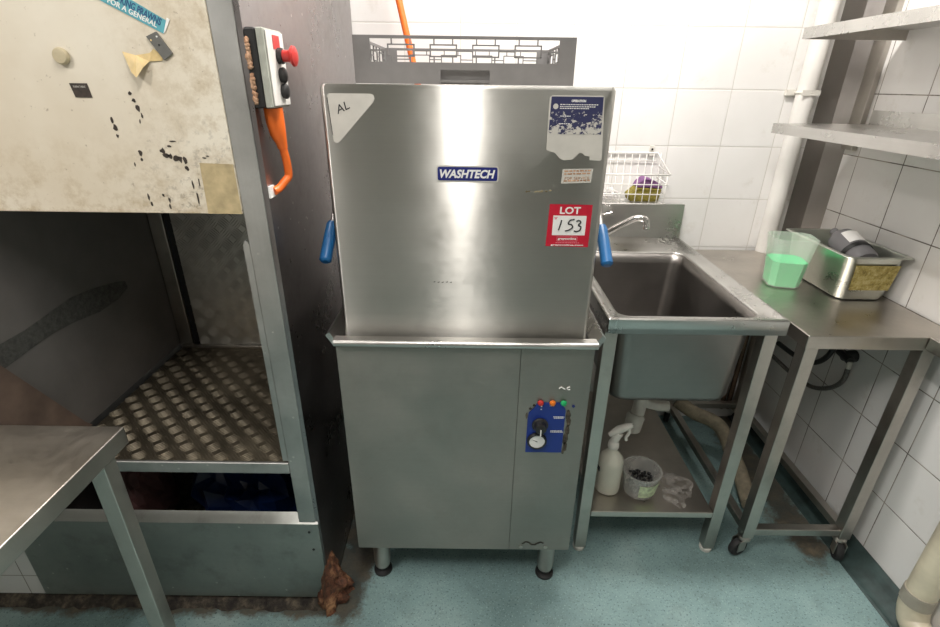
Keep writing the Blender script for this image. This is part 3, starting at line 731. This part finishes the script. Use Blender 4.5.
TAPPTS = [(.470, .700, .935), (.52, .695, .950), (.556, .672, .985), (.600, .656, 1.017), (.640, .645, 1.040), (.668, .637, 1.040), (.676, .632, 1.026), (.677, .630, 1.012)]
T = thing('tap', 'curved chrome tap at the back of the sink', 'tap', (.45, .70, .925))
MB().lathe([(.024, 0), (.024, .010), (.018, .016), (.017, .035), (.012, .040)], (.468, .700, .9195), 24).build('tap_base', M['chrome'], T, smooth=True)
MB().tube(spline(TAPPTS, 6), .013, 16).build('spout', M['chrome'], T, smooth=True)
MB().lathe([(.013, 0), (.0135, .014), (.012, .016)], (.677, .630, 1.002), 20).build('nozzle', M['chrome'], T, smooth=True)
MB().tube([(.462, .70, .968), (.462, .695, 1.000), (.50, .690, 1.035), (.555, .680, 1.052)], [.010, .008, .006, .005], 12).build('lever', M['chrome'], T, smooth=True)
T = thing('waste_pipe', 'white plastic waste pipe hanging under the sink bowl', 'pipe', (.62, .28, .33))
MB().lathe([(.030, 0), (.030, .03), (.022, .04), (.022, .052)], (.64, .30, .555), 24).build('waste_outlet', M['whiteplas'], T, smooth=True)
MB().tube(spline([(.64, .30, .560), (.64, .30, .50), (.655, .295, .445), (.700, .29, .428), (.745, .29, .424)], 6), .020, 16).build('side_pipe', M['whiteplas'], T, smooth=True)
MB().tube(spline([(.640, .295, .50), (.640, .29, .44), (.634, .28, .41), (.626, .27, .39)], 6), .024, 16).build('elbow', M['whiteplas'], T, smooth=True)
MB().tube([(.625, .270, .402), (.622, .267, .390), (.621, .265, .386), (.617, .262, .352), (.616, .26, .338), (.616, .26, .334)], [.028, .034, .032, .031, .029, .022], 20).build('trap_cup', M['whiteplas'], T, smooth=True)

# spray bottle
T = thing('spray_bottle', 'milky spray bottle with white trigger on the shelf under the sink', 'bottle', (.503, .115, .1922))
bc = (.503, .115, .1925)
MB().lathe([(.036, 0), (.042, .004), (.043, .012), (.043, .125), (.040, .140), (.026, .158), (.016, .170), (.014, .185)], bc, 32).build('bottle_body', M['spray'], T, smooth=True)
MB().lathe([(.018, .183), (.019, .186), (.018, .203), (.012, .212)], bc, 24).build('collar', M['whiteplas'], T, smooth=True)
MB().tube([(.503, .115, .402), (.508, .113, .425), (.515, .110, .440)], [.014, .016, .014], 16).build('trigger_neck', M['whiteplas'], T, smooth=True)
MB().tube([(.485, .118, .425), (.510, .112, .450), (.535, .106, .468), (.552, .102, .478)], [.008, .014, .013, .008], 14).build('trigger_head', M['whiteplas'], T, smooth=True)
MB().tube(spline([(.540, .105, .466), (.545, .104, .445), (.538, .106, .425), (.540, .106, .412)], 4), .0055, 10).build('trigger', M['whiteplas'], T, smooth=True)
MB().box(.459, .463, .095, .118, .285, .30).build('black_mark', M['ink'], T)
# tub with pellets
T = thing('plastic_tub', 'round clear tub with green and white label on the shelf under the sink', 'tub', (.613, .105, .1922))
tc = (.613, .105, .1925)
MB().lathe([(.002, 0), (.050, 0), (.053, .004), (.064, .092), (.067, .094), (.067, .098), (.063, .098), (.0515, .006), (.002, .003)], tc, 40, cap=False).build('tub_body', M['tub'], T, smooth=True)
b = MB(); vs = []
for i in range(2):
    for k in range(13):
        a = math.radians(-110+k*6.5); r = .0560+.0100*i*.85; vs.append((tc[0]+r*math.cos(a), tc[1]+r*math.sin(a), tc[2]+.018+.055*i))
b.add(vs, [(k, k+1, 14+k, 13+k) for k in range(12)]); b.build('tub_label', M['tublabel'], T, solid=.0008)
b = MB(); rnd = random.Random(12)
for k in range(120):
    a = rnd.random()*2*PI; r = .040*math.sqrt(rnd.random()); x, y = tc[0]+r*math.cos(a), tc[1]+r*math.sin(a); z = tc[2]+.012+.058*rnd.random()
    s_ = .0055+.002*rnd.random(); vs = []
    for i in range(4):
        th = PI*i/3
        for q in range(6):
            ph = 2*PI*q/6; vs.append((x+s_*math.sin(th)*math.cos(ph), y+s_*math.sin(th)*math.sin(ph), z+s_*.9*math.cos(th)))
    b.add(vs, [(i*6+q, i*6+(q+1) % 6, (i+1)*6+(q+1) % 6, (i+1)*6+q) for i in range(3) for q in range(6)])
tag(b.build('scourer_pellets', M['pellet'], None, smooth='all'), 'black pellets heaped inside the clear tub under the sink', 'pellets', None, 'stuff')
tag(MB().lathe([(.034, 0), (.036, .003), (.036, .009), (.033, .012), (.030, .009), (.002, .009)], (.690, .215, .1925), 32).build('tub_lid', M['black'], None, smooth=True), 'small black round lid lying behind the clear tub under the sink', 'lid')
rnd = random.Random(21); pts = []
for i in range(40):
    a = 2*PI*i/40; r = 1+.18*math.sin(3*a+1)+.10*math.sin(7*a)+.06*rnd.random(); pts.append((.745+.062*r*math.cos(a), .125+.085*r*math.sin(a)))
tag(MB().prism(pts, 'z', .1921, .1927).build('dried_residue', M['limescale'], None), 'pale dried residue patch on the shelf under the sink', 'stain', None, 'stuff')

# ------------------------------------------------------------------ wheeled table right of the sink
W = thing('wheeled_table', 'stainless table on castors in the back right corner', 'table', (1.16, .38, 0))
wx0, wx1, wy0, wy1, wz = .950, 1.380, -.012, .789, .875
MB().box(wx0, wx1, wy0, wy1, wz-.042, wz).build('table_top', M['bench'], W, .003)
lx = (.956, 1.290); ly = (-.006, .740)
for i, x in enumerate(lx):
    for j, y in enumerate(ly):
        MB().box(x, x+.038, y, y+.038, .085, wz-.042).build('leg', M['leg'], W, .002)
        cs = MB().lathe([(.022, .070), (.022, .078), (.017, .084)], (x+.019, y+.019, 0), 16)
        sk = .018
        ang = math.radians((200, 60, 250, 20)[i*2+j]); dx, dy = math.cos(ang)*sk, math.sin(ang)*sk
        Rz = Matrix.Translation((x+.019+dx, y+.019+dy, 0)) @ Matrix.Rotation(ang, 4, 'Z')
        for s_ in (-1, 1): cs.box(-.016, .016, s_*.015-.0015, s_*.015+.0015, .026, .072, Rz)
        c_ = cs.build('castor', M['leg'], W, smooth=True)
        MB().lathe([(.010, -.011), (.031, -.011), (.034, -.007), (.034, .007), (.031, .011), (.010, .011)], (0, 0, 0), 24,
                   Rz @ Matrix.Translation((0, 0, .034)) @ Matrix.Rotation(PI/2, 4, 'X')).build('wheel', M['rubber'], c_, smooth=True)
for a in ((wx0+.044, 1.290, -.001, .027), (wx0+.044, 1.290, .745, .773)):
    MB().box(a[0], a[1], a[2], a[3], .095, .123).build('stretcher', M['leg'], W, .002)
for x in (.961, 1.295): MB().box(x, x+.028, .032, .740, .095, .123).build('stretcher', M['leg'], W, .002)

# measuring jug with green liquid
J = thing('measuring_jug', 'milky square plastic jug half full of green liquid on the wheeled table', 'jug', (1.09, .40, wz))
def octo(c, w, d, ch, z, rot):
    pts = []
    for (sx, sy) in ((1, 1), (-1, 1), (-1, -1), (1, -1)):
        a = (sx*w, sy*(d-ch)); b_ = (sx*(w-ch), sy*d)
        pts += ([a, b_] if sx*sy > 0 else [b_, a])
    cr, sr = math.cos(rot), math.sin(rot)
    return [(c[0]+x*cr-y*sr, c[1]+x*sr+y*cr, z) for x, y in pts]
jc = (1.094, .392); jr = math.radians(-14)
MB().loft([octo(jc, .046, .046, .016, wz+.001, jr), octo(jc, .050, .050, .017, wz+.006, jr), octo(jc, .060, .058, .020, wz+.125, jr), octo(jc, .068, .062, .022, wz+.172, jr)], True, False).build('jug_body', M['jug'], J, bevel=.003, solid=.0022)
MB().loft([octo(jc, .044, .044, .015, wz+.004, jr), octo(jc, .0475, .0475, .016, wz+.008, jr), octo(jc, .0545, .0535, .018, wz+.092, jr)], True, True).build('green_liquid', M['liquid'], J)
# gastronorm pan with a bottle
P_ = thing('steel_pan', 'deep steel food pan with stained yellow label on the wheeled table', 'pan', (1.26, .40, wz))
px0, px1, py0, py1 = 1.188, 1.366, .235, .565
lo = [rrect(px0-.016, px1+.016, py0-.016, py1+.016, .024, wz+.150, 6), rrect(px0-.002, px1+.002, py0-.002, py1+.002, .025, wz+.151, 6), rrect(px0, px1, py0, py1, .028, wz+.145, 6),
      rrect(px0+.010, px1-.010, py0+.010, py1-.010, .035, wz+.015, 6), rrect(px0+.014, px1-.014, py0+.014, py1-.014, .035, wz+.005, 6), rrect(px0+.03, px1-.03, py0+.03, py1-.03, .03, wz+.002, 6)]
MB().loft(lo, False, True).build('pan_body', M['pansteel'], P_, smooth=True, solid=.0015)
MB().add([(px0+.030, py0+.0035, wz+.040), (px1-.022, py0+.0035, wz+.040), (px1-.016, py0-.0035, wz+.125), (px0+.022, py0-.0035, wz+.125)], [(0, 1, 2, 3)]).build('stained_label', M['panlabel'], P_, solid=.001)
T = thing('drink_bottle', 'grey plastic bottle with white label lying in the steel pan', 'bottle', (1.27, .39, .95))
Rm = Matrix.Translation((1.292, .300, .982)) @ Matrix.Rotation(math.radians(-72), 4, 'X') @ Matrix.Rotation(math.radians(0), 4, 'Y')
MB().lathe([(.020, 0), (.040, .004), (.045, .014), (.045, .045), (.047, .060), (.047, .120), (.042, .145), (.025, .165), (.013, .175), (.013, .195)], (0, 0, 0), 32, Rm).build('bottle_body', M['bottlegrey'], T, smooth=True)
MB().lathe([(.0475, .045), (.0480, .047), (.0480, .062), (.0475, .064)], (0, 0, 0), 32, Rm, cap=False).build('dark_band', M['black'], T, smooth=True)
b = MB(); vs = []
for h in (.070, .125):
    for k in range(9): a = math.radians(-130+k*8); vs.append(Rm @ Vector((.0485*math.cos(a), .0485*math.sin(a), h)))
b.add(vs, [(k, k+1, 10+k, 9+k) for k in range(8)]); b.build('bottle_label', M['white'], T, solid=.0006)

# ------------------------------------------------------------------ wire basket and sponge
B = thing('wire_basket', 'white wire basket hung on the tiled wall above the sink', 'basket', (.58, .76, 1.08))
gx0, gx1, gy0, gy1, gz0, gz1 = .36, .765, .705, .808, 1.082, 1.262
wv = .0022
b = MB()
for i in range(4):
    f = i/3; z = gz0+(gz1-gz0)*f*.62; y = gy0
    b.tube([(gx0, y, z), (gx1-.01*(1-f), y, z)], wv, 6)
    b.tube([(gx1-.01*(1-f), y, z), (gx1-.01, gy1, z+(gz1-gz0)*.1*f)], wv, 6)
    b.tube([(gx0, y, z), (gx0, gy1, z)], wv, 6)
for i in range(15):
    x = gx0+(gx1-.010-gx0)*i/14
    b.tube([(x, gy0, gz0+(gz1-gz0)*.62), (x, gy0, gz0+.004), (x, gy0+.004, gz0), (x, gy1-.004, gz0), (x, gy1, gz0+.004), (x, gy1, gz1)], .0017, 6)
for k in range(1, 4): y = gy0+(gy1-gy0)*k/4; b.tube([(gx0, y, gz0), (gx1-.01, y, gz0)], .0017, 6)
b.tube([(gx0, gy1, gz1), (gx1-.025, gy1, gz1), (gx1, gy0+.0, gz0+(gz1-gz0)*.62)], .0032, 8)
b.tube([(gx0, gy0, gz0+(gz1-gz0)*.62), (gx1, gy0, gz0+(gz1-gz0)*.62)], .0032, 8)
b.tube([(gx0, gy1, gz1-.03), (gx1-.02, gy1, gz1-.03)], .002, 6)
b.build('wire_frame', M['wirewhite'], B, smooth='all')
for x in (.535, .715):
    MB().box(x-.009, x+.009, .806, .8145, 1.250, 1.290).build('hook', M['whiteplas'], B, .002)
    MB().lathe([(.004, 0), (.004, .003)], (x, .806, 1.276), 10, RY).build('hook_screw', M['black'], B)
T = thing('sponge', 'purple and olive sponge in the wire basket', 'sponge', (.70, .76, 1.09))
xs = .688
b = MB().prism([(xs-.058, 1.088), (xs+.050, 1.088), (xs+.060, 1.138), (xs-.036, 1.142), (xs-.068, 1.112)], 'y', .715, .785); b.build('olive_pad', M['yellowsp'], T, .006, seg=3)
b = MB().prism([(xs-.040, 1.1430), (xs+.062, 1.1390), (xs+.058, 1.154), (xs+.020, 1.172), (xs-.008, 1.180), (xs-.030, 1.162)], 'y', .716, .786); b.build('purple_pad', M['purple'], T, .006, seg=3)
o = crumple('plastic_film', M['film'], (.535, .755, 1.110), (.055, .035, .022), '', '', 6, 10, amp=.3); tag(o, 'crumpled clear plastic film in the left of the wire basket', 'film')

# ------------------------------------------------------------------ pipes
T = thing('corner_pipe', 'white vertical pipe clipped to the tiles in the back right corner', 'pipe', (1.24, .775, .876))
MB().tube([(1.240, .776, wz+.0005), (1.240, .776, 2.60)], .032, 32).build('pipe', M['pipewhite'], T, smooth=True)
for z in (1.486, 2.2):
    MB().tube([(1.240+.0335*math.cos(a*PI/8), .776+.0335*math.sin(a*PI/8), z) for a in range(-16, 1)], .004, 8).box(1.182, 1.215, .800, .8145, z-.010, z+.010).box(1.205, 1.272, .7400, .7425, z-.009, z+.009).build('pipe_clip', M['whiteplas'], T)
T = thing('floor_pipe', 'cream stained drain pipe with grey collar rising from the floor on the right', 'pipe', (1.340, -.255, 0))
MB().tube([(1.346, -.252, .13), (1.346, -.252, .83)], .038, 28).build('pipe', M['pipecream'], T, smooth=True)
MB().tube([(1.346, -.252, .115), (1.346, -.252, .160)], .041, 28).build('collar', M['pipegrey'], T, smooth=True)
MB().tube(spline([(1.346, -.252, .118), (1.346, -.257, .085), (1.345, -.273, .055), (1.343, -.310, .044), (1.343, -.355, .042)], 5), .039, 24).build('elbow', M['pipecream'], T, smooth=True)
MB().tube([(1.343, -.355, .043), (1.343, -.385, .043)], .0415, 24).build('socket', M['pipecream'], T, smooth=True)
T = thing('drain_hose', 'beige wrapped drain hose dropping to the floor behind the wheeled table', 'hose', (1.1, .5, 0))
MB().tube(spline([(.93, .60, .235), (1.00, .56, .20), (1.07, .52, .185), (1.105, .48, .15), (1.12, .42, .10), (1.135, .36, .05), (1.115, .26, .034), (1.10, .20, .033)], 8), .030, 16).build('hose', M['lag'], T, smooth=True)
for x in (1.255, 1.285, 1.340):
    o = MB().tube([(x, .802, .06), (x, .802, .86)], .011 if x < 1.3 else .008, 12).build('supply_pipe', M['copper'], None, smooth=True)
    tag(o, 'thin dull vertical pipe on the back wall below the wheeled table', 'pipe', 'supply pipes behind the wheeled table')
T = thing('water_valve', 'black valve with flexible hose on the right wall under the wheeled table', 'valve', (1.36, .30, .62))
MB().tube([(1.386, .315, .632), (1.345, .315, .632)], [.022, .018], 16).build('valve_body', M['black'], T, smooth=True)
MB().tube([(1.352, .345, .636), (1.352, .285, .628)], .015, 14).build('valve_cross', M['black'], T, smooth=True)
MB().tube([(1.352, .286, .625), (1.352, .284, .598)], .009, 12).build('hose_nut', M['whiteplas'], T, smooth=True)
MB().tube(spline([(1.352, .284, .600), (1.355, .290, .545), (1.360, .330, .490), (1.362, .400, .440), (1.360, .47, .420), (1.350, .56, .42), (1.340, .68, .43)], 8), .0085, 12).build('hose', M['flex'], T, smooth=True)
T = thing('water_hose', 'short dark hose looping beside the valve under the wheeled table', 'hose', (1.36, .42, .60))
MB().tube(spline([(1.360, .375, .74), (1.362, .385, .64), (1.362, .41, .57), (1.360, .46, .52), (1.35, .54, .50), (1.34, .66, .50)], 8), .010, 12).build('hose', M['black'], T, smooth=True)
for (x, y, z, lab) in ((1.09, .775, .60, 'round white pipe cap high behind the sink leg'), (1.12, .775, .44, 'round white pipe cap low behind the sink leg')):
    o = MB().lathe([(.030, 0), (.030, .03), (.024, .038), (.006, .040)], (x, .815, z), 20, RY).build('pipe_cap', M['whiteplas'], None, smooth=True); tag(o, lab, 'cap')

# ------------------------------------------------------------------ shelves on the right wall
def shelf(z, y1, lab, t=.032):
    T = thing('wall_shelf', lab, 'shelf', (1.22, -.3, z))
    b = MB().prism([(1.054, z), (1.054, z+t), (1.385, z+t), (1.385, z+t+.045), (1.388, z+t+.045), (1.388, z+t-.003), (1.0565, z+t-.003), (1.0565, z)], 'y', -1.4, y1)
    b.build('shelf_board', M['steel_y'], T)
    MB().prism([(1.0567, z), (1.385, z), (1.385, z+t-.0032), (1.0567, z+t-.0032)], 'y', y1-.003, y1).build('end_lip', M['leg'], T)
shelf(1.358, .610, 'lower stainless wall shelf on the right, with raised back edge')
shelf(1.643, .568, 'upper stainless wall shelf on the right, seen from below')
tag(box('shelf_upright', M['leg'], None, 1.368, 1.3875, .628, .686, 1.30, 2.6, .002), 'steel upright on the right wall carrying both wall shelves', 'upright')
tag(MB().box(1.284, 1.386, -.80, -.0135, .838, .877).build('side_ledge', M['bench'], None, .003), 'end of a narrow steel ledge at the right edge beside the wheeled table', 'ledge')

# ------------------------------------------------------------------ light, world, camera
def area(name, loc, rot, sx, sy, e, col=(1, .955, .915)):
    l = bpy.data.lights.new(name, 'AREA'); l.shape = 'RECTANGLE'; l.size = sx; l.size_y = sy; l.energy = e; l.color = col
    o = bpy.data.objects.new(name, l); C.objects.link(o); o.location = loc; o.rotation_euler = rot; return o
for (x, y, w, l, st, en, lab) in LIGHTS: area('ceiling_or_fill_glow', (x, y, 2.565), (0, 0, 0), w*.95, l*.95, en)  # includes the added fill by the back wall
w = bpy.data.worlds.new('w'); bpy.context.scene.world = w; w.use_nodes = True
w.node_tree.nodes['Background'].inputs[0].default_value = (.5, .5, .5, 1); w.node_tree.nodes['Background'].inputs[1].default_value = .02

cd = bpy.data.cameras.new('camera'); cam = bpy.data.objects.new('camera', cd); C.objects.link(cam)
cd.sensor_width = 36; cd.lens = 497.6/940*36; cd.clip_start = .02
yaw, pitch, roll = .0008, .4312, .0133
f = Vector((math.sin(yaw)*math.cos(pitch), math.cos(yaw)*math.cos(pitch), -math.sin(pitch)))
r = Vector((math.cos(yaw), -math.sin(yaw), 0)); u = r.cross(f)*1.0
r2 = r*math.cos(roll)+u*math.sin(roll); u2 = u*math.cos(roll)-r*math.sin(roll)
mw = Matrix((r2, u2, -f)).transposed().to_4x4(); mw.translation = (.0047, -1.2471, 1.4987)
cam.matrix_world = mw
bpy.context.scene.camera = cam
vs_ = bpy.context.scene.view_settings
vs_.view_transform = 'Standard'; vs_.look = 'None'; vs_.gamma = 1; vs_.use_curve_mapping = False; vs_.exposure = 0
